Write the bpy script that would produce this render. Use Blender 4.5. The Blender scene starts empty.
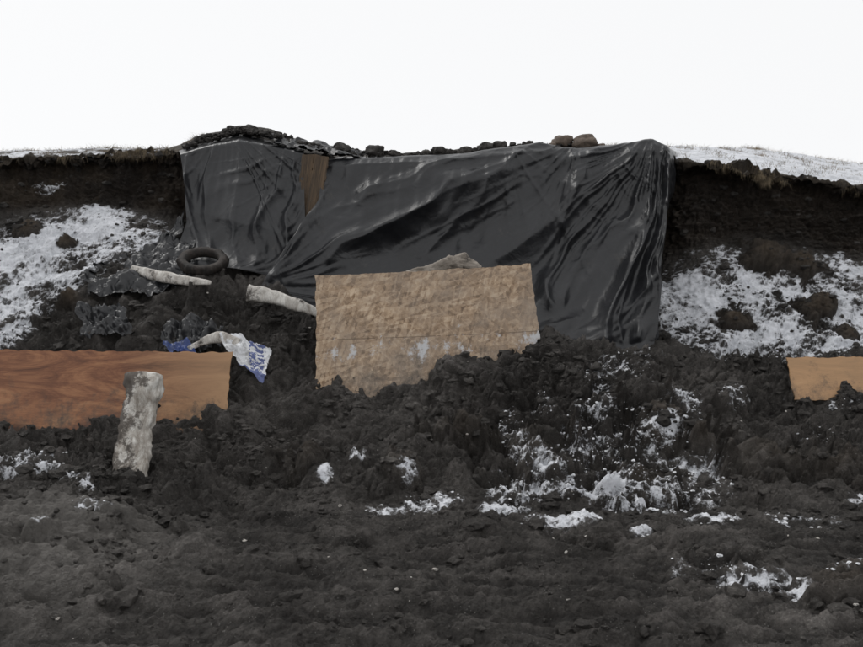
import bpy, math, random
import numpy as np
from mathutils import Vector, Matrix
random.seed(4); rng=np.random.default_rng(7)
sc=bpy.context.scene
F=747.0; CH=1.6
def W(u,v,d): return np.array([(u-431.5)/F*d, d, CH-(v-323.5)/F*d])
# ---------------- noise ----------------
perm=rng.permutation(256); perm=np.concatenate([perm,perm,perm])
G=rng.normal(size=(256,3)); G/=np.linalg.norm(G,axis=1)[:,None]
def perlin(P):
    Pi=np.floor(P).astype(np.int64); f=P-Pi; Pi&=255
    w=f*f*f*(f*(f*6-15)+10)
    out=0
    for a in (0,1):
        wx=w[:,0] if a else 1-w[:,0]
        for b in (0,1):
            wy=w[:,1] if b else 1-w[:,1]
            for c in (0,1):
                wz=w[:,2] if c else 1-w[:,2]
                h=perm[perm[perm[(Pi[:,0]+a)&255]+((Pi[:,1]+b)&255)]+((Pi[:,2]+c)&255)]
                g=G[h]
                out=out+wx*wy*wz*(g[:,0]*(f[:,0]-a)+g[:,1]*(f[:,1]-b)+g[:,2]*(f[:,2]-c))
    return out*1.5
def fbm(P,o=4,g=.5,l=2.03):
    s=0;a=1
    for i in range(o):
        s=s+a*perlin(P+i*17.3); P=P*l; a*=g
    return s
def billow(P,o=3,g=.5):
    s=0;a=1
    for i in range(o):
        s=s+a*(np.abs(perlin(P+i*31.7))*2-.5); P=P*2.1; a*=g
    return s
def sstep(a,b,x):
    t=np.clip((x-a)/(b-a),0,1); return t*t*(3-2*t)
# ---------------- mesh helpers ----------------
def link(ob,parent=None):
    sc.collection.objects.link(ob)
    if parent: ob.parent=parent
    return ob
def np_mesh(name,V,Fc,mat=None,smooth=True,attrs=None,parent=None):
    me=bpy.data.meshes.new(name)
    n=Fc.shape[1]
    me.vertices.add(len(V)); me.vertices.foreach_set('co',np.ascontiguousarray(V,dtype=np.float32).ravel())
    me.loops.add(Fc.size); me.loops.foreach_set('vertex_index',np.ascontiguousarray(Fc,dtype=np.int32).ravel())
    me.polygons.add(len(Fc)); me.polygons.foreach_set('loop_start',np.arange(0,Fc.size,n,dtype=np.int32))
    me.polygons.foreach_set('use_smooth',np.full(len(Fc),smooth))
    me.update(calc_edges=True)
    if attrs:
        for k,a in attrs.items():
            at=me.attributes.new(k,'FLOAT','POINT'); at.data.foreach_set('value',np.ascontiguousarray(a,dtype=np.float32))
    ob=bpy.data.objects.new(name,me)
    if mat: me.materials.append(mat)
    return link(ob,parent)
def grid_faces(R,C):
    i=np.arange(R-1)[:,None]*C+np.arange(C-1)[None,:]
    i=i.ravel()
    return np.stack([i,i+1,i+C+1,i+C],1)
# ---------------- materials ----------------
def newmat(name):
    m=bpy.data.materials.new(name); m.use_nodes=True
    nt=m.node_tree; b=nt.nodes['Principled BSDF']; return m,nt,b
def N(nt,t,**k):
    n=nt.nodes.new(t)
    for a,v in k.items(): setattr(n,a,v)
    return n
def noise(nt,vec,scale,detail=6,rough=.6,dist=0):
    n=N(nt,'ShaderNodeTexNoise'); n.inputs['Scale'].default_value=scale; n.inputs['Detail'].default_value=detail
    n.inputs['Roughness'].default_value=rough; n.inputs['Distortion'].default_value=dist
    nt.links.new(vec,n.inputs['Vector']); return n.outputs[0]
def ramp(nt,fac,stops):
    r=N(nt,'ShaderNodeValToRGB'); e=r.color_ramp.elements
    while len(e)<len(stops): e.new(.5)
    for x,(p,c) in zip(e,stops):
        x.position=p; x.color=(*c,1)
    nt.links.new(fac,r.inputs[0]); return r.outputs[0]
def mixc(nt,fac,a,b,mode='MIX'):
    m=N(nt,'ShaderNodeMix',data_type='RGBA',blend_type=mode)
    for s,x in ((0,fac),(6,a),(7,b)):
        if isinstance(x,(int,float)): m.inputs[s].default_value=x
        elif isinstance(x,tuple): m.inputs[s].default_value=(*x,1)
        else: nt.links.new(x,m.inputs[s])
    return m.outputs[2]
def mth(nt,op,a,b=0.,c=0.,clamp=False):
    m=N(nt,'ShaderNodeMath',operation=op,use_clamp=clamp)
    for s,x in enumerate((a,b,c)):
        if isinstance(x,(int,float)): m.inputs[s].default_value=x
        else: nt.links.new(x,m.inputs[s])
    return m.outputs[0]
def bump(nt,b,h,strength=.5,dist=.01,prev=None):
    n=N(nt,'ShaderNodeBump'); n.inputs['Distance'].default_value=dist
    if isinstance(strength,(int,float)): n.inputs['Strength'].default_value=strength
    else: nt.links.new(strength,n.inputs['Strength'])
    nt.links.new(h,n.inputs['Height'])
    if prev: nt.links.new(prev,n.inputs['Normal'])
    nt.links.new(n.outputs[0],b.inputs['Normal']); return n.outputs[0]
def mapped(nt,vec,scale=(1,1,1),rot=(0,0,0)):
    if rot!=(0,0,0):
        m=N(nt,'ShaderNodeMapping'); m.inputs['Rotation'].default_value=rot; nt.links.new(vec,m.inputs['Vector']); vec=m.outputs[0]
    m=N(nt,'ShaderNodeMapping'); m.inputs['Scale'].default_value=scale
    nt.links.new(vec,m.inputs['Vector']); return m.outputs[0]
def attr(nt,name):
    return N(nt,'ShaderNodeAttribute',attribute_name=name).outputs['Fac']

def soil_mat():
    m,nt,b=newmat('wet_dark_soil'); tc=N(nt,'ShaderNodeTexCoord').outputs['Object']
    big=noise(nt,tc,.8,5,.65); mid=noise(nt,tc,7,7,.75); fine=noise(nt,tc,75,4,.75)
    mx=mth(nt,'ADD',mth(nt,'MULTIPLY',big,.5),mth(nt,'ADD',mth(nt,'MULTIPLY',mid,.35),mth(nt,'MULTIPLY',fine,.3)))
    base=ramp(nt,mx,[(.42,(.024,.0215,.0195)),(.55,(.056,.0505,.0455)),(.65,(.112,.102,.093)),(.76,(.23,.215,.195))])
    peat=ramp(nt,mx,[(.42,(.012,.009,.007)),(.57,(.030,.022,.016)),(.68,(.068,.051,.037)),(.8,(.12,.095,.07))])
    cl=attr(nt,'cliff'); col=mixc(nt,cl,base,peat)
    br=attr(nt,'brown'); col=mixc(nt,br,col,mixc(nt,mx,(.045,.033,.023),(.125,.096,.068)))
    tf=attr(nt,'turf'); col=mixc(nt,tf,col,ramp(nt,mth(nt,'ADD',mth(nt,'MULTIPLY',mid,.5),mth(nt,'MULTIPLY',fine,.5)),[(.4,(.04,.03,.02)),(.6,(.15,.12,.085))]))
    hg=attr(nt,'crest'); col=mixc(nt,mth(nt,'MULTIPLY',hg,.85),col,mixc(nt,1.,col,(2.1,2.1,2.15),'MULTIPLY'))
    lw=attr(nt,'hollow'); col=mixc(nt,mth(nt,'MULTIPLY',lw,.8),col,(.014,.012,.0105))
    v=N(nt,'ShaderNodeTexVoronoi'); v.inputs['Scale'].default_value=42; nt.links.new(tc,v.inputs['Vector'])
    sp=mth(nt,'MULTIPLY',mth(nt,'LESS_THAN',v.outputs['Distance'],.15),mth(nt,'GREATER_THAN',noise(nt,tc,3.3,4,.7),.52))
    col=mixc(nt,mth(nt,'MULTIPLY',sp,.55),col,(.32,.31,.29))
    sd=attr(nt,'sand'); col=mixc(nt,mth(nt,'MULTIPLY',sd,mth(nt,'MULTIPLY',mid,1.3),clamp=True),col,(.26,.245,.225))
    sn=attr(nt,'snow')
    ns=mth(nt,'ADD',mth(nt,'MULTIPLY',mth(nt,'SUBTRACT',noise(nt,tc,9,9,.8),.5),1.9),mth(nt,'MULTIPLY',mth(nt,'SUBTRACT',noise(nt,tc,60,5,.75),.5),1.7))
    s2=mth(nt,'ADD',sn,ns)
    sf=N(nt,'ShaderNodeMapRange',interpolation_type='SMOOTHSTEP'); nt.links.new(s2,sf.inputs[0])
    sf.inputs[1].default_value=.34; sf.inputs[2].default_value=.95
    gate=N(nt,'ShaderNodeMapRange'); nt.links.new(sn,gate.inputs[0]); gate.inputs[1].default_value=.03; gate.inputs[2].default_value=.3
    snowf=mth(nt,'MULTIPLY',sf.outputs[0],gate.outputs[0])
    scol=ramp(nt,noise(nt,tc,5,9,.78),[(.3,(.36,.375,.40)),(.5,(.64,.655,.69)),(.7,(.81,.82,.86))])
    col=mixc(nt,snowf,col,scol)
    nt.links.new(col,b.inputs['Base Color'])
    nt.links.new(mth(nt,'ADD',mth(nt,'SUBTRACT',.95,mth(nt,'MULTIPLY',big,.6)),mth(nt,'MULTIPLY',snowf,.2),clamp=True),b.inputs['Roughness'])
    b.inputs['Specular IOR Level'].default_value=.35
    inv=mth(nt,'SUBTRACT',1.,mth(nt,'MULTIPLY',snowf,.65))
    p=bump(nt,b,noise(nt,tc,16,8,.85),inv,.10)
    bump(nt,b,fine,mth(nt,'MULTIPLY',inv,.9),.014,p)
    return m
SOIL=soil_mat()
def tarp_mat():
    m,nt,b=newmat('black_plastic'); tc=N(nt,'ShaderNodeTexCoord').outputs['Object']
    n1=noise(nt,tc,1.6,9,.72,.6)
    st=noise(nt,mapped(nt,tc,(.6,.6,3.5),(0,.5,0)),1.5,9,.78,.3)
    col=ramp(nt,n1,[(.35,(.009,.0093,.0108)),(.6,(.017,.0178,.0205)),(.8,(.038,.039,.043))])
    dust=ramp(nt,st,[(.5,(0,0,0)),(.75,(1,1,1))])
    col=mixc(nt,mth(nt,'MULTIPLY',dust,.4),col,(.06,.061,.065))
    col=mixc(nt,ramp(nt,noise(nt,tc,3,10,.82),[(.58,(0,0,0)),(.70,(.75,.75,.75))]),col,(.055,.05,.045))
    nt.links.new(col,b.inputs['Base Color'])
    nt.links.new(mth(nt,'ADD',mth(nt,'ADD',.22,mth(nt,'MULTIPLY',n1,.22)),mth(nt,'MULTIPLY',dust,.18)),b.inputs['Roughness'])
    b.inputs['Specular IOR Level'].default_value=.5
    p=bump(nt,b,noise(nt,tc,4,3,.5,.6),.4,.05)
    bump(nt,b,noise(nt,tc,24,4,.6,1.),.3,.009,p)
    return m
TARP=tarp_mat()
def osb_mat():
    m,nt,b=newmat('weathered_osb'); tc=N(nt,'ShaderNodeTexCoord').outputs['Object']
    cs=[]
    for k,(rot,sc_) in enumerate([(.25,17),(1.25,21),(-.75,19),(2.3,23)]):
        v=N(nt,'ShaderNodeTexVoronoi'); v.inputs['Scale'].default_value=sc_
        nt.links.new(mapped(nt,tc,(.45,1,1.7),(0,rot,0)),v.inputs['Vector'])
        w=N(nt,'ShaderNodeRGBToBW'); nt.links.new(v.outputs['Color'],w.inputs[0]); cs.append(w.outputs[0])
    mm=mth(nt,'ADD',mth(nt,'MULTIPLY',mth(nt,'ADD',cs[0],cs[1]),.36),mth(nt,'MULTIPLY',mth(nt,'ADD',cs[2],cs[3]),.14))
    fnz=noise(nt,tc,60,5,.7)
    mm=mth(nt,'ADD',mth(nt,'MULTIPLY',mm,.8),mth(nt,'MULTIPLY',fnz,.2))
    col=ramp(nt,mm,[(.28,(.11,.065,.034)),(.42,(.25,.165,.098)),(.55,(.375,.265,.17)),(.72,(.53,.41,.29))])
    g=noise(nt,tc,1.3,9,.75); col=mixc(nt,ramp(nt,g,[(.38,(0,0,0)),(.62,(.7,.7,.7))]),col,(.25,.205,.165))
    sx=N(nt,'ShaderNodeSeparateXYZ'); nt.links.new(tc,sx.inputs[0])
    se=mth(nt,'ADD',sx.outputs[2],mth(nt,'MULTIPLY',sx.outputs[0],.02))
    ln=mth(nt,'LESS_THAN',mth(nt,'ABSOLUTE',mth(nt,'ADD',se,.02)),.005)
    ln=mth(nt,'MULTIPLY',ln,mth(nt,'GREATER_THAN',noise(nt,tc,3,4,.6),.45)); col=mixc(nt,mth(nt,'MULTIPLY',ln,.6),col,(.07,.045,.03))
    dn=mth(nt,'ADD',mth(nt,'MULTIPLY',noise(nt,tc,2.9,12,.85),1.0),mth(nt,'MULTIPLY',sx.outputs[2],-.14))
    col=mixc(nt,ramp(nt,dn,[(.54,(0,0,0)),(.61,(.35,.35,.35)),(.68,(.85,.85,.85))]),col,(.075,.063,.053))
    d2=mth(nt,'SUBTRACT',noise(nt,mapped(nt,tc,(1,1,.7)),4.5,9,.75),mth(nt,'MULTIPLY',mth(nt,'ABSOLUTE',mth(nt,'ADD',sx.outputs[2],.16)),.45))
    col=mixc(nt,ramp(nt,d2,[(.52,(0,0,0)),(.59,(.85,.85,.85))]),col,(.5,.51,.53))
    nt.links.new(col,b.inputs['Base Color']); b.inputs['Roughness'].default_value=.75
    bump(nt,b,mm,.5,.006); return m
OSB=osb_mat()
def ply_mat(name='plywood',tint=None):
    m,nt,b=newmat(name); tc=N(nt,'ShaderNodeTexCoord').outputs['Object']
    g=noise(nt,mapped(nt,tc,(.4,1,1.7)),2.2,10,.74,1.5)
    f=noise(nt,mapped(nt,tc,(1,1,26)),5,6,.7)
    col=ramp(nt,mth(nt,'ADD',mth(nt,'MULTIPLY',g,.75),mth(nt,'MULTIPLY',f,.25)),[(.36,(.08,.03,.014)),(.46,(.20,.078,.036)),(.56,(.34,.155,.072)),(.70,(.47,.27,.14))])
    sx=N(nt,'ShaderNodeSeparateXYZ'); nt.links.new(tc,sx.inputs[0])
    if tint: col=mixc(nt,.55,col,tint)
    else: col=mixc(nt,ramp(nt,mth(nt,'MULTIPLY',mth(nt,'ADD',sx.outputs[0],mth(nt,'MULTIPLY',g,1.3)),.45),[(.45,(0,0,0)),(1.,(.8,.8,.8))]),col,(.42,.26,.14))
    w=N(nt,'ShaderNodeTexVoronoi'); w.inputs['Scale'].default_value=1.7; nt.links.new(mapped(nt,tc,(1,1,1.6)),w.inputs['Vector'])
    col=mixc(nt,ramp(nt,w.outputs['Distance'],[(.04,(.8,.8,.8)),(.12,(0,0,0))]),col,(.09,.04,.02))
    dn=mth(nt,'ADD',noise(nt,tc,4,11,.82),mth(nt,'MULTIPLY',sx.outputs[2],-.40))
    col=mixc(nt,ramp(nt,dn,[(.51,(0,0,0)),(.6,(.4,.4,.4)),(.70,(.9,.9,.9))]),col,(.06,.05,.042))
    nt.links.new(col,b.inputs['Base Color']); b.inputs['Roughness'].default_value=.6
    bump(nt,b,f,.3,.003); return m
PLY=ply_mat(); PLY2=ply_mat('pale_plywood',(.50,.33,.17))
def wood_mat(name,light,dark,dirt=.5,st=(1,1,1)):
    m,nt,b=newmat(name); tc=N(nt,'ShaderNodeTexCoord').outputs['Object']; tm=mapped(nt,tc,st)
    g=noise(nt,tm,7,9,.75,.5); f=noise(nt,tm,45,5,.6)
    col=ramp(nt,g,[(.36,dark),(.5,tuple((a+c)/2 for a,c in zip(light,dark))),(.6,light)])
    col=mixc(nt,ramp(nt,noise(nt,tc,3.4,9,.78),[(dirt,(0,0,0)),(dirt+.08,(1,1,1))]),col,(.05,.043,.037))
    nt.links.new(col,b.inputs['Base Color']); b.inputs['Roughness'].default_value=.75
    bump(nt,b,mth(nt,'ADD',f,g),.6,.015); return m
BONE=wood_mat('bleached_whalebone',(.64,.62,.58),(.27,.24,.21),.52,(1,1,.35))
def post_mat():
    m,nt,b=newmat('weathered_whalebone'); tc=N(nt,'ShaderNodeTexCoord').outputs['Object']
    g=noise(nt,mapped(nt,tc,(1.5,1,.5)),8,9,.78,.4); big=noise(nt,tc,4.2,9,.8)
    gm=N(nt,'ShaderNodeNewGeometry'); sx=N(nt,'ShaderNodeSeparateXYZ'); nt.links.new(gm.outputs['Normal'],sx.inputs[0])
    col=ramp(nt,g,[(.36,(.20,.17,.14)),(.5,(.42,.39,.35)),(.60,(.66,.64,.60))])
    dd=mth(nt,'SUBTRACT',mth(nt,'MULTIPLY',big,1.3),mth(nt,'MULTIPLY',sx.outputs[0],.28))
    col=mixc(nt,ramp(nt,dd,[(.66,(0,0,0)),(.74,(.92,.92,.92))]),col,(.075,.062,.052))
    nt.links.new(col,b.inputs['Base Color']); b.inputs['Roughness'].default_value=.8; bump(nt,b,g,.8,.03); return m
POST=post_mat()
GREYW=wood_mat('grey_driftwood',(.36,.32,.275),(.12,.10,.08),.55,(.3,1,1))
BROWNW=wood_mat('old_timber',(.13,.085,.048),(.028,.019,.012),.58,(3,1,.2))
ROCK=wood_mat('brown_stone',(.17,.13,.10),(.075,.057,.045),.7)
RUST=wood_mat('rusted_rubber',(.030,.022,.018),(.01,.009,.008),.56)
def plain(name,c,r=.6):
    m,nt,b=newmat(name); tc=N(nt,'ShaderNodeTexCoord').outputs['Object']
    g=noise(nt,tc,9,8,.7)
    nt.links.new(mixc(nt,ramp(nt,g,[(.5,(0,0,0)),(.68,(.8,.8,.8))]),c,tuple(x*.25+.02 for x in c)),b.inputs['Base Color'])
    b.inputs['Roughness'].default_value=r; bump(nt,b,g,.3,.01); return m
def grass_mat():
    m,nt,b=newmat('dry_grass'); tc=N(nt,'ShaderNodeTexCoord').outputs['Object']
    nt.links.new(ramp(nt,noise(nt,tc,9,4,.6),[(.35,(.07,.05,.03)),(.65,(.28,.22,.14))]),b.inputs['Base Color'])
    b.inputs['Roughness'].default_value=.8; return m
GRASS=grass_mat()

# ---------------- terrain ----------------
E=60.
def row_w(pts): return [W(*p) for p in pts]
rows=[
 [(-E,-60,-1.2),(E,-60,-1.2)],
 [(-E,1.5,.0),(E,1.5,.0)],
 [(-E,3.6,.02),(-2,3.6,.03),(0,3.6,.0),(E,3.6,.02)],
 [(-E,5.0,.25),(-3.2,5.0,.28),(-2,5.0,.12),(0,5.0,.04),(2,5.,.08),(E,5,.15)],
 row_w([(-200,470,6.0),(0,484,6.0),(90,500,6.0),(200,512,6.1),(350,502,6.2),(520,505,6.1),(620,500,6.2),(750,505,6.1),(900,485,6.1),(1100,470,6.1)]),
 row_w([(-200,440,6.9),(0,450,6.9),(130,478,6.8),(220,462,7.0),(300,455,7.1),(420,440,7.2),(520,430,7.2),(640,428,7.2),(760,450,7.1),(870,435,7.1),(1100,430,7.1)]),
 row_w([(-200,430,7.5),(0,430,7.5),(110,428,7.5),(231,420,7.55),(300,408,7.8),(330,399,8.0),(400,387,8.0),(470,368,8.0),(543,344,8.1),(600,348,8.3),(680,364,8.3),(785,390,8.1),(863,392,8.1),(1100,392,8.1)]),
 row_w([(-200,350,8.9),(0,345,8.9),(60,318,9.1),(120,290,9.4),(180,275,9.6),(240,280,9.5),(300,312,9.2),(430,326,9.2),(540,343,9.2),(600,350,9.1),(650,352,9.2),(700,352,9.3),(780,356,9.2),(863,352,9.1),(1100,352,9.1)]),
 row_w([(-200,215,10.5),(0,214,10.6),(60,206,10.7),(130,208,10.8),(180,222,10.8),(230,245,11.2),(300,262,11.4),(400,270,11.4),(620,275,11.3),(660,268,10.9),(700,250,10.6),(770,240,10.6),(863,262,10.2),(1100,262,9.6)]),
 row_w([(-200,170,10.85),(0,170,10.95),(60,168,11.05),(180,165,11.1),(300,175,11.5),(420,175,11.5),(640,175,11.4),(680,172,10.9),(770,182,10.7),(863,203,10.3),(1100,210,9.9)]),
 row_w([(-200,160,10.65),(0,160,10.75),(100,154,10.85),(180,153,10.85),(240,150,10.8),(330,160,10.9),(450,160,10.8),(540,154,10.7),(640,154,10.5),(690,163,10.5),(770,172,10.4),(863,188,10.1),(1100,200,9.7)]),
 row_w([(-200,154,11.6),(0,152,11.6),(60,150,11.8),(170,148,11.8),(200,136,11.5),(240,126,11.4),(275,131,11.5),(310,146,11.6),(340,152,11.8),(400,155,12),(540,147,12),(640,148,12),(690,150,12.2),(750,154,12.2),(863,171,12.2),(1100,180,12)]),
 row_w([(-200,156,14),(0,154,14),(180,152,14),(330,156,14),(540,154,14),(690,147,14),(750,148,14),(863,164,14),(1100,172,14)]),
 [(-E,40,5.2),(E,40,5.2)],
 [(-E,400,7),(E,400,7)],
]
seg=[20,30,85,100,95,110,115,125,105,80,30,56,36,24]
nd=1000
xs=np.linspace(-8.2,8.2,nd)
ext=8.2+np.cumsum(np.geomspace(.02,60,50)); 
xs=np.concatenate([-ext[::-1],xs,ext]); C=len(xs)
ctrl=[]
for r in rows:
    a=np.array(r,dtype=float); a=a[np.argsort(a[:,0])]
    ctrl.append(np.stack([np.interp(xs,a[:,0],a[:,1]),np.interp(xs,a[:,0],a[:,2])],1))
ctrl=np.array(ctrl)
def smooth(A,ax,n):
    ker=np.hanning(2*n+3)[1:-1]; ker/=ker.sum()
    pad=[(0,0)]*A.ndim; pad[ax]=(n,n)
    B=np.pad(A,pad,mode='edge'); out=0
    for i,w in enumerate(ker):
        sl=[slice(None)]*A.ndim; sl[ax]=slice(i,i+A.shape[ax]); out=out+w*B[tuple(sl)]
    return out
ctrl=smooth(ctrl,1,9)
par=[]
for j,n in enumerate(seg):
    for i in range(n): par.append((j,i/n))
par.append((len(seg)-1,1.))
R=len(par)
YZ=np.zeros((R,C,2)); rid=np.zeros(R)
for q,(j,f) in enumerate(par):
    if j==0: f2=1-(1-f)**2.2
    elif j>=13: f2=f**1.5
    elif j==12: f2=f**1.8
    else: f2=f
    YZ[q]=ctrl[j]*(1-f2)+ctrl[j+1]*f2; rid[q]=j+f
S=smooth(YZ,0,7); S2=smooth(YZ,0,3)
wl=((rid>8.5)&(rid<11.5)).astype(float)[:,None,None]; wl=smooth(wl,0,8)
YZ=S*(1-wl)+S2*wl
P=np.zeros((R,C,3)); P[:,:,0]=xs[None,:]; P[:,:,1:]=YZ
def normals(P):
    a=np.gradient(P,axis=0); b=np.gradient(P,axis=1)
    n=np.cross(b,a); n/=np.linalg.norm(n,axis=2)[:,:,None]+1e-12; return n
Nn=normals(P)
flat=P.reshape(-1,3); nf=Nn.reshape(-1,3)
X,Y,Z=flat.T
RID=np.repeat(rid[:,None],C,1).ravel()
near=np.exp(-np.maximum(np.abs(X)-8.2,0)/3)*np.exp(-np.maximum(Y-14,0)/3)*np.exp(-np.maximum(1-Y,0)/3)
beach=1-sstep(3.2,4.6,RID)
cliff=sstep(7.9,8.25,RID)*(1-sstep(9.9,10.15,RID))
top=sstep(9.8,10.1,RID)
hill=sstep(3.4,4.6,RID)*(1-sstep(7.6,8.1,RID))
side=np.where((X>2.7)|(X<-3.6),1.,0.)
snowslope=sstep(6.95,7.15,RID)*(1-sstep(7.9,8.1,RID))*side
bigN=fbm(flat*1.1,3)
wv=fbm(flat*1.5,2)[:,None]*.5
bl=billow(flat*2.2+wv,3,.5)
bl2=billow(flat*4.6+wv*2+9,3,.55)
bl3=-billow(flat*6.1+wv*2+19,4,.6)
bm=billow(flat*11,4,.62)
fn=fbm(flat*30,2,.6)
zone=sstep(-.25,.35,fbm(flat*.7+3,2))
D=(.07*bigN+ .03*fbm(flat*.5,2))*(.5+hill*1.2+top*.2+beach*.3)
hs_=hill*(1-.65*snowslope)
D+=(.12*bl+.040*bl2*(.35+zone)+.030*bl3*(.3+zone))*hs_
D+=.034*bm*(hs_*(.5+.9*zone)+cliff*1.1+beach*.42+.12+snowslope*.3)*(1-top*.75)
D+=.010*fn*(1.1-top*.6-snowslope*.6)
bp=np.stack([X*.8+.6*fbm(flat*.8,2),Y*4.2,Z*2],1)
fp=billow(np.stack([X*2.2,Y*5.2,Z*4],1)+wv,3,.55)
gr=fbm(np.stack([X*.9+fbm(flat*1.1,2),Y*11,Z*2],1),3,.6)
D+=beach*(.060*fbm(bp,4,.55)+.038*fp+.018*gr)
cp=np.stack([X*2.2,Y*.8,Z*1.2],1)
D+=cliff*(.12*billow(cp,3)+.06*fbm(np.stack([X*1.2,Y,Z*11],1),3))
lip=np.exp(-((RID-9.95)/.4)**2)
D+=lip*(.06*fbm(np.stack([X*1.2,Y*.2,Z*.2],1),2)+.03*bl3)
D*=near
P2=flat+nf*D[:,None]
P2[:,1]+= (lip*.16*fbm(np.stack([X*1.3,X*0,X*0+4],1),4,.55)*near)
def proj():
    return 431.5+F*P2[:,0]/np.maximum(P2[:,1],.1), 323.5-F*(P2[:,2]-CH)/np.maximum(P2[:,1],.1)
uu,vv=proj()
def surf(u,v):
    d=(np.abs(uu-u)<4)&(np.abs(vv-v)<4)&(P2[:,1]>2)
    i=np.nonzero(d)[0]
    if len(i)==0: return W(u,v,8.5)
    return P2[i[np.argmin(P2[i,1])]].copy()
lumps=[(770,462,.36,.20),(835,470,.3,.15),(300,458,.24,.15),(262,470,.2,.12),(455,432,.28,.18),(410,470,.18,.14),(660,425,.34,.18),(535,455,.32,.18),
 (640,480,.36,.17),(560,368,.24,.12),(500,385,.2,.09),(600,405,.27,.13),(720,390,.32,.12),(380,480,.2,.1),(700,440,.22,.14),(840,590,.28,.14),(30,560,.4,.05),(60,512,.5,.10),
 (70,295,.15,.1),(120,305,.14,.08),(735,318,.2,.15),(812,305,.25,.17),(765,252,.27,.16),(800,262,.22,.14),(850,330,.15,.08),(25,225,.17,.1),(70,240,.12,.07),(590,380,.15,.1),
 (230,330,.2,.08),(290,345,.22,.11),(320,350,.17,.1),(650,400,.22,.12),(480,520,.17,.07),(590,530,.2,.08),(700,545,.22,.08),(260,510,.2,.07),(190,540,.2,.06),(340,530,.2,.06),(860,450,.25,.12),(740,430,.2,.1),(500,470,.2,.12)]
warp=fbm(P2*4,3,.6)
brown=np.zeros(len(P2))
bare=np.zeros(len(P2))
for (u,v,r,h) in lumps:
    c=surf(u,v); q=np.sqrt((((P2-c))**2).sum(1))/r*(1+.55*warp)
    b=np.clip(1-q*q,0,1)**.5
    P2+= (nf*.6+np.array([0,-.35,.4]))*(b*h)[:,None]
    if v<335 and (u>700 or u<100):
        brown=np.maximum(brown,np.clip(1.2-q,0,1)*1.2); bare=np.maximum(bare,sstep(0,.35,1.15-q))
    elif h>=.14: brown=np.maximum(brown,.4*np.clip(1.2-q,0,1))
uu,vv=proj()
blobs=[(60,235,70,26,1.0),(15,290,32,45,1.0),(110,228,55,18,.95),(60,275,40,28,.7),(10,330,25,16,.85),(150,240,30,16,.65),(50,183,22,5,.9),(15,250,30,25,1),(90,260,30,15,.55),(95,210,50,8,.8),
 (20,452,38,12,.85),(75,470,18,9,.75),(45,462,20,8,.8),(5,470,16,8,.8),(90,478,12,8,.75),(95,500,30,10,.5),(40,520,40,8,.42),
 (700,295,42,34,.92),(750,290,45,42,.82),(800,280,45,30,.8),(845,300,42,40,.95),(850,337,40,14,.95),(740,342,60,12,.85),(780,330,50,20,.9),(770,250,50,12,.8),(670,300,20,40,.8),(850,265,30,15,.8),(700,265,30,12,.6),
 (620,362,34,14,.68),(602,412,34,12,.72),(540,397,14,12,.75),(660,428,38,18,.7),(540,455,32,20,.68),(525,487,36,16,.76),(600,478,58,16,.7),(680,492,38,14,.74),(411,470,13,11,.66),(432,500,36,11,.68),(560,520,48,13,.7),(640,527,10,7,.9),
 (750,578,40,12,.74),(690,400,28,24,.58),(800,590,26,10,.68),(860,498,22,9,.66),(735,585,20,9,.7),(380,505,16,9,.64),(330,470,9,9,.6),(700,470,40,28,.62),(575,440,20,28,.66),(510,430,16,28,.64),(640,500,48,12,.72),(715,515,28,10,.68),(600,385,24,24,.6),(360,450,12,8,.58),(500,505,32,10,.66),(845,400,24,9,.5),(640,345,44,8,.6),(740,400,34,14,.5),(800,520,54,14,.5),(820,430,34,14,.45),(620,450,80,60,.44),(700,560,60,14,.48),(840,560,40,14,.5)]
sn=np.zeros(len(P2))
for (u,v,ru,rv,s) in blobs:
    c=surf(u,v); d=c[1]; k1=ru/F*d; k2=rv/F*d*1.5
    dd=P2-c
    q=(dd[:,0]/k1)**2+((dd[:,1]**2)*.6+dd[:,2]**2)/(k2*k2)
    sn=np.maximum(sn,s*np.exp(-q*.7))
Nz=normals(P2.reshape(R,C,3)).reshape(-1,3)[:,2]
plat=sstep(9.95,10.08,RID)*np.where(X>2.5,1.05,np.where(X<-4.0,.62,.2))
sn=np.maximum(sn,plat)
lo=fbm(P2*np.array([2.,2.5,2.5]),4,.6); hi=fbm(P2*12,3,.6)
m=sn+.36*lo+.26*hi+.35*(np.clip(Nz,0,1)-.6)*(1-top)-.25*bl2*(RID<7.2)-.10*bm-.9*bare
snow=np.clip((m-.22)/.6,0,1)*sstep(.12,.45,sn)*near
frost=.36*sstep(0,.5,fbm(P2*1.7+8,3))*sstep(.45,.9,Nz)*hill*np.where(X>0,1,.6)
snow=np.maximum(snow,frost)
P2+=np.array([0,-.1,1])*(.018*snow)[:,None]
brown=np.maximum(brown,cliff*np.clip((-X-2.8)*.5,0,1)*.6*sstep(-.1,.5,fbm(P2*2,3)))
turf=top*.9
turf=turf*np.where((X>-3.6)&(X<3.0),.3,1.)
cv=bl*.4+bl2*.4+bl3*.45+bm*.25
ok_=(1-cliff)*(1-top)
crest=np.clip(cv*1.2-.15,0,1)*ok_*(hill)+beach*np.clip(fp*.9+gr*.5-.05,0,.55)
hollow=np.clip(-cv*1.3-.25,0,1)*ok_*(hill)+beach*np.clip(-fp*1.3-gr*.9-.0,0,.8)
cs1=surf(50,515); q=((P2-cs1)/np.array([.8,1.0,.5]))
sand=np.exp(-(q**2).sum(1))*1.1*(1-sstep(5.5,6.5,RID))
ground=np_mesh('eroded_bluff_ground',P2,grid_faces(R,C),SOIL,True,{'snow':snow,'cliff':cliff*.9,'brown':np.clip(brown,0,1),'turf':np.clip(turf,0,1),'crest':np.clip(crest,0,1),'hollow':np.clip(hollow,0,1),'sand':np.clip(sand,0,1)})

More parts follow.
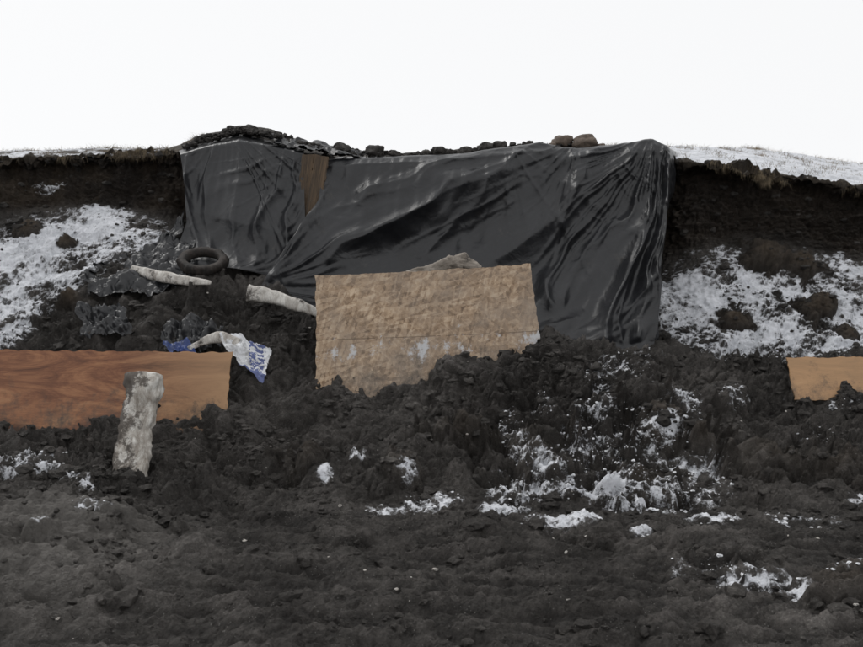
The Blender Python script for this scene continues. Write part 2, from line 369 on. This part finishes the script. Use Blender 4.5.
# ---------------- clods ----------------
import bmesh
def ico(sub):
    bm_=bmesh.new(); bmesh.ops.create_icosphere(bm_,subdivisions=sub,radius=1)
    v=np.array([x.co[:] for x in bm_.verts]); f=np.array([[q.index for q in x.verts] for x in bm_.faces]); bm_.free(); return v,f
iv,if_=ico(3); iv2,if2=ico(2)
def clod_batch(name,idx,sizes,mat,variants=14,base=(iv2,if2),flat_=(.5,.85),smooth=False,rough=.5,parent=None):
    vs=[]
    v,f=base
    for q in range(variants):
        d=1+rough*fbm(v*1.1+q*9.1,3)*1.3+.18*fbm(v*4+q*3,2)
        vs.append(v*d[:,None])
    V=[];Fc=[];o=0
    for i,s in zip(idx,sizes):
        a=random.choice(vs); 
        rot=np.array(Matrix.Rotation(random.uniform(0,6.28),3,Vector((random.random()-.5,random.random()-.5,random.random()-.5)).normalized()))
        sc3=np.array([random.uniform(.8,1.35),random.uniform(.7,1.1),random.uniform(*flat_)])
        p=(a@rot.T)*sc3*s+i+np.array([0,0,s*.15])
        V.append(p);Fc.append(f+o);o+=len(v)
    return np_mesh(name,np.concatenate(V),np.concatenate(Fc),mat,smooth,parent=parent)
vis=(np.abs(P2[:,0])<7.5)&(P2[:,1]>3)&(RID<7.9)
cand=np.nonzero(vis)[0]
dens=.2+np.clip(fbm(P2[cand]*1.2,4,.6),0,1)*2.4; dens*=np.where(RID[cand]<3.6,.45,1.); dens*=np.where((snow[cand]>.5)&(RID[cand]>6.9),.15,1.)
dens/=dens.sum()
nC=13000
pick=rng.choice(cand,nC,p=dens)
sz=.004+.055*rng.random(nC)**9+.012*rng.random(nC)
clod_batch('soil_clods',P2[pick],sz,SOIL)
cc=np.nonzero((RID>7.9)&(RID<10)&(np.abs(P2[:,0])<8))[0]; pk=rng.choice(cc,900)
clod_batch('cliff_rubble',P2[pk],.010+.05*rng.random(900)**4,SOIL)
SNOW,nt,b=newmat('snow_crumb'); b.inputs['Base Color'].default_value=(.66,.67,.69,1); b.inputs['Roughness'].default_value=.8
cd=np.nonzero((sn>.36)&(RID<7)&(RID>2.5)&(np.abs(P2[:,0])<7.5))[0]
pk=rng.choice(cd,2200)
clod_batch('snow_crumbs',P2[pk],.003+.013*rng.random(2200)**4,SNOW)
pk=rng.choice(cand,260); clod_batch('white_pebbles',P2[pk],.004+.012*rng.random(260)**3,BONE)

# ---------------- grass ----------------
def blades(name,n,cond,hmin,hmax,droop=0.):
    c=np.nonzero(cond)[0]
    w=np.clip(fbm(P2[c]*2.1+5,3)+.0,0.01,1)**1.5; w/=w.sum()
    pk=rng.choice(c,n,p=w); V=[];Fc=[];o=0
    for i in pk:
        p=P2[i]; h=random.uniform(hmin,hmax)*random.uniform(.4,1); a=random.uniform(0,6.28); l=random.uniform(.6,1.8)*h
        dx,dy=math.cos(a)*l,math.sin(a)*l
        if droop: dy=-abs(dy)*.4; dx*=.5
        wd=random.uniform(.0012,.003)
        pts=[(0,0,-.01),(dx*.35,dy*.35,h*.5 if not droop else .0),(dx,dy,h*(.65 if not droop else -1))]
        for t,(x,y,z) in enumerate(pts):
            ww=wd*(1-t*.42)
            V+= [(p[0]+x-ww,p[1]+y,p[2]+z),(p[0]+x+ww,p[1]+y,p[2]+z)]
        Fc+=[(o,o+1,o+3,o+2),(o+2,o+3,o+5,o+4)]; o+=6
    return np_mesh(name,np.array(V),np.array(Fc),GRASS,False)
blades('dry_grass',10000,(RID>9.98)&(RID<12.4)&(np.abs(P2[:,0])<9)&((P2[:,0]>2.6)|(P2[:,0]<-3.2)),.03,.13)
blades('hanging_roots',5000,(RID>9.6)&(RID<10.0)&(np.abs(P2[:,0])<8.5)&((P2[:,0]>2.9)|(P2[:,0]<-3.4)),.03,.13,1)

# ---------------- tarps ----------------
def lerp_rows(rws,NS,NT,ts):
    s=np.linspace(0,1,NS); C_=[]
    for r in rws:
        a=np.array([W(*p) for p in r])
        dl=np.r_[0,np.cumsum(np.linalg.norm(np.diff(a,axis=0),axis=1))]; dl/=dl[-1]
        C_.append(np.stack([np.interp(s,dl,a[:,q]) for q in range(3)],1))
    C_=np.array(C_); t=np.linspace(0,1,NT); ts=np.array(ts)
    out=np.zeros((NT,NS,3))
    for q in range(3):
        for i in range(NS): out[:,i,q]=np.interp(t,ts,C_[:,i,q])
    return out
def seg_dist(u,v,a,b):
    ax,ay=a;bx,by=b; L=(bx-ax)**2+(by-ay)**2; l=math.sqrt(L)
    t=np.clip(((u-ax)*(bx-ax)+(v-ay)*(by-ay))/L,0,1)
    sd=((bx-ax)*(v-ay)-(by-ay)*(u-ax))/l
    return np.hypot(u-ax-t*(bx-ax),v-ay-t*(by-ay)),t,sd
def upsample(A,k):
    NT,NS,_=A.shape
    t=np.linspace(0,NT-1,NT*k); s=np.linspace(0,NS-1,NS*k)
    B=np.stack([np.stack([np.interp(t,np.arange(NT),A[:,i,q]) for i in range(NS)],1) for q in range(3)],2)
    Cc=np.stack([np.stack([np.interp(s,np.arange(NS),B[i,:,q]) for i in range(len(t))],0) for q in range(3)],2)
    return smooth(smooth(Cc,0,k),1,k)
def add_folds(G_,folds,fans,macro=(),fade_top=.12):
    u=431.5+F*G_[:,:,0]/G_[:,:,1]; v=323.5-F*(G_[:,:,2]-CH)/G_[:,:,1]
    D=np.zeros(u.shape); sh=u.shape
    nz=fbm(np.stack([u.ravel()/60,v.ravel()/60,0*u.ravel()],1),2).reshape(sh)*9
    for (a,b,wa,wb,amp) in macro:
        d,t,sd=seg_dist(u+nz*.7,v+nz*.7,a,b)
        above=(sd<0) if b[0]>a[0] else (sd>0)
        w=np.where(above,wa,wb); D+=amp*np.sin(np.clip(t*.8+.1,0,1)*math.pi)*np.exp(-(d/w)**1.3)
    for (a,b,w,amp) in folds:
        d,t,_=seg_dist(u+nz,v+nz,a,b)
        ww=w*(.35+.65*t)
        D+=amp*(.4+.6*t)*np.exp(-(d/ww)**1.3)
    for q,((fu,fv),k,amp,fall) in enumerate(fans):
        du=u-fu+nz*.4; dv=v-fv+nz*.4; r=np.hypot(du,dv); an=np.arctan2(dv,du)
        p=perlin(np.stack([an.ravel()*k+q*7,r.ravel()/220,np.full(u.size,q*3.3)],1)).reshape(sh)
        p2=perlin(np.stack([an.ravel()*k*2.1+q*7,r.ravel()/150,np.full(u.size,q*5.3)],1)).reshape(sh)
        msk=np.clip(perlin(np.stack([u.ravel()/70+q*9,v.ravel()/70,np.full(u.size,1.7)],1)).reshape(sh)*2+.5,0,1)
        rg=np.exp(-(p/.15)**2)+.4*np.exp(-(p2/.15)**2)*msk
        D+=amp*rg*(.4+.6*msk)*np.clip(r/60,0,1)*np.exp(-r/fall)
    cr=fbm(np.stack([u.ravel()/50,v.ravel()/30,np.full(u.size,8.8)],1),2)
    mk=np.clip(perlin(np.stack([u.ravel()/50,v.ravel()/50,np.full(u.size,3.1)],1))*2,0,1)
    D+=(.010*mk*np.exp(-(cr/.12)**2)).reshape(sh)
    NT=sh[0]; ft=np.clip(np.arange(NT)/(NT-1)/fade_top-.5,0.12,1)[:,None]
    D=D*ft
    G_=G_.copy(); G_[:,:,1]-=D; G_[:,:,2]+=D*.2
    return G_
def cloth(name,G_,pin,shrink,post,frames=24,parent=None,stiff=12,bend=.3):
    NT,NS=G_.shape[:2]
    ob=np_mesh(name,G_.reshape(-1,3),grid_faces(NT,NS),TARP,True,parent=parent)
    vg=ob.vertex_groups.new(name='pin')
    idx=np.nonzero(pin.ravel()>.5)[0]; vg.add([int(i) for i in idx],1.,'REPLACE')
    A=G_
    try:
        md=ob.modifiers.new('Cloth','CLOTH'); cs=md.settings
        cs.quality=5; cs.mass=.25; cs.tension_stiffness=stiff; cs.compression_stiffness=stiff; cs.shear_stiffness=4; cs.bending_stiffness=bend
        cs.air_damping=2.; cs.vertex_group_mass='pin'; cs.pin_stiffness=1; cs.shrink_min=-shrink; cs.shrink_max=-shrink
        md.collision_settings.use_collision=False
        md.point_cache.frame_start=1; md.point_cache.frame_end=frames+2
        sc.frame_start=1; sc.frame_end=frames+2
        for f in range(1,frames+1): sc.frame_set(f)
        dg=bpy.context.evaluated_depsgraph_get()
        me=bpy.data.meshes.new_from_object(ob.evaluated_get(dg))
        a=np.zeros(len(me.vertices)*3,dtype=np.float32); me.vertices.foreach_get('co',a); A=a.reshape(NT,NS,3).astype(float)
    except Exception as e:
        print('cloth failed',e)
    bpy.data.objects.remove(ob)
    U=post(upsample(A,3))
    return np_mesh(name,U.reshape(-1,3),grid_faces(U.shape[0],U.shape[1]),TARP,True,parent=parent)
NS,NT=140,80
big=lerp_rows([
 [(327,157,11.3),(400,157,11.3),(460,153,11.2),(540,146,11.2),(600,149,11.1),(640,146,11.),(672,150,11.0),(676,152,11.3)],
 [(324,161,10.5),(400,159,10.5),(460,157,10.45),(540,145,10.4),(575,151,10.35),(600,149,10.3),(636,143,10.15),(652,139,10.1),(668,146,10.0),(677,158,10.9)],
 [(320,205,10.3),(400,205,10.15),(480,205,10.05),(560,205,9.9),(620,207,9.8),(666,215,9.7),(666,215,10.7)],
 [(290,250,9.9),(370,253,9.75),(460,257,9.65),(560,262,9.5),(610,268,9.45),(660,275,9.45),(660,275,10.5)],
 [(262,289,9.5),(330,318,9.35),(430,328,9.3),(540,341,9.15),(600,356,9.1),(654,350,9.2),(656,340,10.3)]],NS,NT,[0,.13,.42,.72,1])
folds=[((505,152),(322,222),9,.05),((655,150),(560,300),10,.13),((665,152),(600,340),9,.18),((672,155),(635,340),7,.15),((668,156),(656,335),5,.12),((330,190),(275,280),9,.09),((625,150),(545,300),9,.12),((580,152),(575,205),8,.08),((600,150),(560,230),7,.09),((540,148),(330,262),7,.08),((520,152),(420,262),9,.07),((495,152),(360,200),6,.05),((560,235),(545,300),6,.06),((640,180),(618,340),6,.08)]
macro=[((262,285),(545,158),75,22,.32),((440,315),(640,150),50,20,.22),((600,345),(650,160),22,14,.14)]
fans=[((655,135),5.5,.075,330),((258,292),5,.065,150),((505,146),3.5,.045,120),((585,144),3.5,.055,100)]
pin=np.zeros((NT,NS)); pin[:12,:]=1; pin[-1,:]=1; pin[:, 0]=1; pin[:,-1]=1
ub=431.5+F*big[:,:,0]/big[:,:,1]; vb=323.5-F*(big[:,:,2]-CH)/big[:,:,1]
d,t,_=seg_dist(ub,vb,(670,152),(656,330)); pin[(d<1.5)]=1
tarp=bpy.data.objects.new('black_tarpaulin',None); link(tarp)
cloth('main_sheet',big,pin,.05,lambda A:add_folds(A,folds,fans,macro),parent=tarp)
left=lerp_rows([
 [(178,149,11.2),(240,134,11.2),(306,148,11.2)],
 [(180,154,10.35),(205,146,10.35),(240,140,10.35),(280,147,10.35),(304,153,10.35)],
 [(187,190,10.3),(240,192,10.2),(305,186,10.3)],
 [(188,222,10.15),(235,228,10.0),(306,222,10.15)],
 [(172,258,9.75),(215,266,9.65),(288,280,9.75)]],80,64,[0,.2,.5,.75,1])
pin=np.zeros((64,80)); pin[:14,:]=1; pin[-1,:]=1; pin[:,0]=1; pin[:,-1]=1
cloth('side_sheet',left,pin,.04,lambda A:add_folds(A,[((240,142),(235,262),8,.09),((290,150),(250,262),8,.11),((185,155),(200,250),8,.12),((300,155),(285,262),7,.10),((215,145),(212,255),6,.07),((265,146),(262,240),6,.06)],[((225,120),4,.035,200),((306,148),3.5,.035,140)],[((190,215),(300,240),40,14,.12)],.22),parent=tarp)
def sheet(name,rws,ns,nt_,mat,amp=.05,parent=None,fr=4,fine=.02):
    g=lerp_rows(rws,ns,nt_,np.linspace(0,1,len(rws)))
    p=g.reshape(-1,3)
    ss,tt=np.meshgrid(np.linspace(0,1,ns),np.linspace(0,1,nt_)); s_=ss.ravel(); t_=tt.ravel()
    ed=np.maximum(np.abs(s_-.5),np.abs(t_-.5))*2
    c0=p.mean(0); p=p+(p-c0)*(np.clip(ed-.5,0,1)*.55*fbm(p*5,3))[:,None]
    g2=p+np.array([0,-.6,.8])*(amp*billow(p*fr,3)+fine*np.exp(-(fbm(p*6,2)/.1)**2))[:,None]
    return np_mesh(name,g2,grid_faces(nt_,ns),mat,True,parent=parent,attrs={'s':s_,'t':t_})
sheet('loose_flap',[[(186,215,10.3),(178,240,10.0),(205,262,9.6)],[(150,245,10.05),(150,258,9.75),(190,283,9.3)],[(98,262,9.7),(90,278,9.5),(150,294,9.1)],[(82,278,9.4),(98,292,9.1),(140,300,9.0)]],90,90,TARP,.10,tarp,2.4)
sheet('torn_scrap',[[(76,310,8.85),(122,304,8.85)],[(84,334,8.5),(134,330,8.5)]],60,50,TARP,.10,tarp,4)
sheet('torn_scrap_b',[[(165,320,8.75),(215,318,8.7)],[(160,348,8.4),(225,350,8.4)]],60,50,TARP,.09,tarp,4)
sheet('top_fold',[[(270,134,10.9),(320,141,10.9),(362,153,10.9)],[(272,143,10.35),(320,150,10.35),(365,160,10.4)]],60,26,TARP,.05,tarp,3)

# ---------------- boards ----------------
def board(name,TL,TR,BL,mat,th=.018,warp_=.02,seed=0):
    TL,TR,BL=map(np.array,(TL,TR,BL))
    ax=TR-TL; w=np.linalg.norm(ax); ax=ax/w
    dn=TL-BL; dn=dn-ax*dn.dot(ax); h=np.linalg.norm(dn); az=dn/h; ay=np.cross(az,ax)
    c=(TL+ax*w/2)-az*h/2
    nx,nz=160,80
    gx,gz=np.meshgrid(np.linspace(-w/2,w/2,nx),np.linspace(-h/2,h/2,nz))
    e=.016*fbm(np.stack([gx.ravel()*6+seed,gz.ravel()*6,gx.ravel()*0],1),4,.6).reshape(gx.shape)
    ed=np.clip((np.abs(gx)/(w/2)-.96)*25,0,1); ez=np.clip((np.abs(gz)/(h/2)-.93)*14,0,1)
    gx=gx+np.sign(gx)*e*ed; gz=gz+np.sign(gz)*e*ez
    wp=warp_*(np.sin(gx*1.3+seed)+.5*fbm(np.stack([gx.ravel(),gz.ravel(),gx.ravel()*0+seed],1),2).reshape(gx.shape))
    fr=np.stack([gx,wp-th/2,gz],2).reshape(-1,3); bk=np.stack([gx,wp+th/2,gz],2).reshape(-1,3)
    n=nx*nz; fc=grid_faces(nz,nx); fb=fc[:,::-1]+n
    loop=list(range(nx))+[i*nx+nx-1 for i in range(1,nz)]+[(nz-1)*nx+i for i in range(nx-2,-1,-1)]+[i*nx for i in range(nz-2,0,-1)]
    side_=np.array([[loop[(i+1)%len(loop)],loop[i],loop[i]+n,loop[(i+1)%len(loop)]+n] for i in range(len(loop))])
    ob=np_mesh(name,np.concatenate([fr,bk]),np.concatenate([fc,fb,side_]),mat,False)
    M=Matrix.Identity(4)
    for q,a in enumerate((ax,ay,az)):
        for r in range(3): M[r][q]=a[r]
    for r in range(3): M[r][3]=c[r]
    ob.matrix_world=M
    return ob
board('oriented_strand_board',W(316,277,8.75),W(530,264,8.8),W(329,410,8.1),OSB,seed=1,warp_=.02)
board('plywood_sheet',W(-70,349,7.75),W(232,353,7.75),W(-72,445,7.5),PLY,seed=3,warp_=.01)
board('plywood_sheet',W(786,358,8.25),W(960,357,8.2),W(785,400,8.05),PLY2,seed=5,warp_=.01)
pl=bpy.data.objects.new('timber_planking',None); link(pl)
for q,(a,b_) in enumerate([((303,154),(314,155)),((315,155),(329,157))]):
    o=board('plank_%d'%q,W(a[0],a[1],10.33-q*.03),W(b_[0],b_[1],10.33-q*.03),W(a[0]+1,232,10.2-q*.03),BROWNW,th=.05,seed=7+q,warp_=.004); o.parent=pl

# ---------------- logs / bones ----------------
def log(name,pts,rad,mat,seed=0,flat_=1.,rough=.18,parent=None,freq=4):
    pts=np.array(pts); rad=np.array(rad); n=90; m_=36
    dl=np.r_[0,np.cumsum(np.linalg.norm(np.diff(pts,axis=0),axis=1))]; dl/=dl[-1]; t=np.linspace(0,1,n)
    c=np.stack([np.interp(t,dl,pts[:,q]) for q in range(3)],1); c=smooth(c,0,5); r=np.interp(t,dl,rad); r=smooth(r,0,2)
    r=r*np.clip(np.sqrt(np.minimum(t,1-t)/.008),.0,1)
    tg=np.gradient(c,axis=0); tg/=np.linalg.norm(tg,axis=1)[:,None]
    up=np.array([0,-1,.2]); s=np.cross(tg,up); s/=np.linalg.norm(s,axis=1)[:,None]; w=np.cross(s,tg)
    th=np.linspace(0,2*math.pi,m_,endpoint=False)
    cs_,sn_=np.cos(th),np.sin(th); sup=(np.abs(cs_)**3+np.abs(sn_)**3)**(-1/3)
    V=c[:,None,:]+r[:,None,None]*((sup*cs_)[None,:,None]*s[:,None,:]+flat_*(sup*sn_)[None,:,None]*w[:,None,:])
    V=V.reshape(-1,3)
    o=V-np.repeat(c,m_,0); V=V+o*(rough*1.6*fbm(V*freq+seed,5,.55))[:,None]
    i=np.arange(n-1)[:,None]*m_; j=np.arange(m_)[None,:]; a=(i+j).ravel(); b_=(i+(j+1)%m_).ravel()
    return np_mesh(name,V,np.stack([a,b_,b_+m_,a+m_],1),mat,True,parent=parent)
log('weathered_whale_bone',[W(147,373,7.0),W(145,383,6.95),W(140,410,6.85),W(133,450,6.7),W(126,485,6.55),W(120,520,6.4)],[.15,.185,.16,.15,.15,.16],POST,1,.5,.20,freq=4)
log('bleached_driftwood',[W(131,268,9.5),W(158,276,9.35),W(185,281,9.2),W(212,283,9.1)],[.04,.07,.06,.03],BONE,3,.6)
log('bleached_driftwood',[W(247,293,9.0),W(275,297,8.95),W(305,308,8.9),W(332,318,8.85)],[.10,.08,.06,.045],BONE,5,.6,.20,freq=3.3)
log('bleached_driftwood',[W(186,350,8.25),W(205,341,8.25),W(222,337,8.2),W(240,342,8.15)],[.03,.05,.06,.04],BONE,8,.5)
log('grey_driftwood_stump',[W(405,273,9.0),W(435,268,9.0),W(462,261,9.0),W(482,269,9.0)],[.03,.06,.10,.04],GREYW,9,.7,.30,freq=6)
bag=bpy.data.objects.new('printed_plastic_bag',None); link(bag)
m,nt,b=newmat('printed_bag'); tc=N(nt,'ShaderNodeTexCoord').outputs['Object']
S_=attr(nt,'s');T_=attr(nt,'t')
cmb=N(nt,'ShaderNodeCombineXYZ'); nt.links.new(S_,cmb.inputs[0]); nt.links.new(T_,cmb.inputs[1])
let=mth(nt,'GREATER_THAN',noise(nt,mapped(nt,cmb.outputs[0],(9,16,1)),1.,1,.4),.48)
band=mth(nt,'LESS_THAN',mth(nt,'ABSOLUTE',mth(nt,'SUBTRACT',S_,.7)),.17)
edge=mth(nt,'GREATER_THAN',mth(nt,'ADD',T_,mth(nt,'MULTIPLY',S_,.15)),.93)
bf=mth(nt,'MAXIMUM',mth(nt,'MULTIPLY',let,band),edge)
wc=mixc(nt,ramp(nt,noise(nt,tc,9,8,.75),[(.5,(0,0,0)),(.66,(.8,.8,.8))]),(.62,.63,.65),(.16,.15,.14))
nt.links.new(mixc(nt,mth(nt,'MULTIPLY',bf,.9),wc,(.025,.05,.2)),b.inputs['Base Color']); b.inputs['Roughness'].default_value=.4
sheet('bag_front',[[(218,332,8.2),(245,337,8.2),(273,350,8.15)],[(226,350,8.05),(245,358,8.05),(270,366,8.0)],[(240,364,7.95),(250,372,7.9),(262,382,7.85)]],60,50,m,.045,bag,6)
BLUE=plain('blue_plastic',(.02,.045,.17),.4)
sheet('bag_side',[[(164,344,8.35),(190,340,8.35)],[(172,352,8.2),(195,353,8.2)]],30,20,BLUE,.05,bag,9)
def torus(name,c,R1,r1,mat,tilt):
    a=np.linspace(0,2*math.pi,96,endpoint=False);b_=np.linspace(0,2*math.pi,24,endpoint=False)
    A,B=np.meshgrid(a,b_,indexing='ij')
    sq=r1*np.sign(np.cos(B))*np.abs(np.cos(B))**.7
    tread=1+.06*(np.sin(A*40)>0)*(np.cos(B)>.2)
    V=np.stack([(R1+sq)*np.cos(A)*tread,(R1+sq)*np.sin(A)*tread,r1*1.3*np.sin(B)],2).reshape(-1,3)
    V*= (1+.06*fbm(V*7,3))[:,None]
    i=np.arange(96)[:,None];j=np.arange(24)[None,:]
    q=lambda i,j:((i%96)*24+(j%24)).ravel()
    ob=np_mesh(name,V,np.stack([q(i,j),q(i+1,j),q(i+1,j+1),q(i,j+1)],1),mat)
    ob.rotation_euler=tilt; ob.location=c; return ob
torus('old_tyre',W(203,261,9.5),.245,.050,RUST,(math.radians(32),.12,0))
st=bpy.data.objects.new('weight_stones',None); link(st)
for q,(u,v_,d,r) in enumerate([(563,142,10.7,.12),(585,142,10.6,.14),(552,146,10.6,.06),(601,146,10.6,.05),(486,148,10.7,.10),(500,146,10.7,.09),(375,151,10.7,.11),(395,154,10.6,.07),(426,154,10.7,.08),(440,152,10.6,.10),(465,152,10.6,.09),(342,149,10.7,.11),(530,145,10.7,.07),(250,131,11,.10),(232,131,11,.09)]):
    rt=np.array(Matrix.Rotation(random.uniform(0,6),3,'Z'))
    q8=np.sign(iv)*np.abs(iv)**.75
    vv_=(q8*(1+.35*fbm(iv*1.2+q*7,3))[:,None]*np.array([1.25,1,.7])*r)@rt.T
    o=np_mesh('stone_%d'%q,vv_,if_,ROCK if q<4 else SOIL,True,parent=st); o.location=W(u,v_,d)
pts=[];ss=[]
for _ in range(2600):
    u=random.uniform(184,345) if random.random()<.5 else random.uniform(340,600)
    base_v=np.interp(u,[184,200,240,275,300,340,400,460,540,600],[150,141,131,136,145,153,157,154,146,149])
    pts.append(W(u,base_v+random.uniform(-3,2),random.uniform(10.5,11.2))); ss.append(.006+.05*random.random()**6)
clod_batch('spoil_heap',np.array(pts),ss,SOIL,smooth=False)

# ---------------- world, light, camera ----------------
wd=bpy.data.worlds.new("World"); sc.world=wd; wd.use_nodes=True; nt=wd.node_tree
bg=nt.nodes['Background']; sky=nt.nodes.new('ShaderNodeTexSky'); sky.sky_type='NISHITA'; sky.sun_disc=False
hs=nt.nodes.new('ShaderNodeHueSaturation'); hs.inputs['Saturation'].default_value=.1; nt.links.new(sky.outputs[0],hs.inputs['Color'])
mx=nt.nodes.new('ShaderNodeMix'); mx.data_type='RGBA'; mx.inputs[0].default_value=.9; nt.links.new(hs.outputs[0],mx.inputs[6]); mx.inputs[7].default_value=(10.0,10.05,10.15,1)
nt.links.new(mx.outputs[2],bg.inputs['Color']); bg.inputs['Strength'].default_value=.1
sl=bpy.data.lights.new('sun','SUN'); sl.energy=.85; sl.angle=math.radians(25); sl.color=(1,.98,.95)
so=bpy.data.objects.new('sun',sl); link(so)
el2,az2=math.radians(55),math.radians(-60)
sky.sun_elevation=el2; sky.sun_rotation=az2
dv=Vector((math.sin(az2)*math.cos(el2),math.cos(az2)*math.cos(el2),math.sin(el2)))
so.rotation_euler=dv.to_track_quat('Z','Y').to_euler()
cam=bpy.data.cameras.new('camera'); co=bpy.data.objects.new('camera',cam); link(co)
cam.sensor_width=36; cam.lens=36*F/863; cam.clip_end=2000; cam.clip_start=.05
co.location=(0,0,CH); co.rotation_euler=(math.radians(90),0,0); sc.camera=co
sc.view_settings.view_transform='Standard'; sc.view_settings.look='None'; sc.view_settings.exposure=0
sc.frame_set(1)
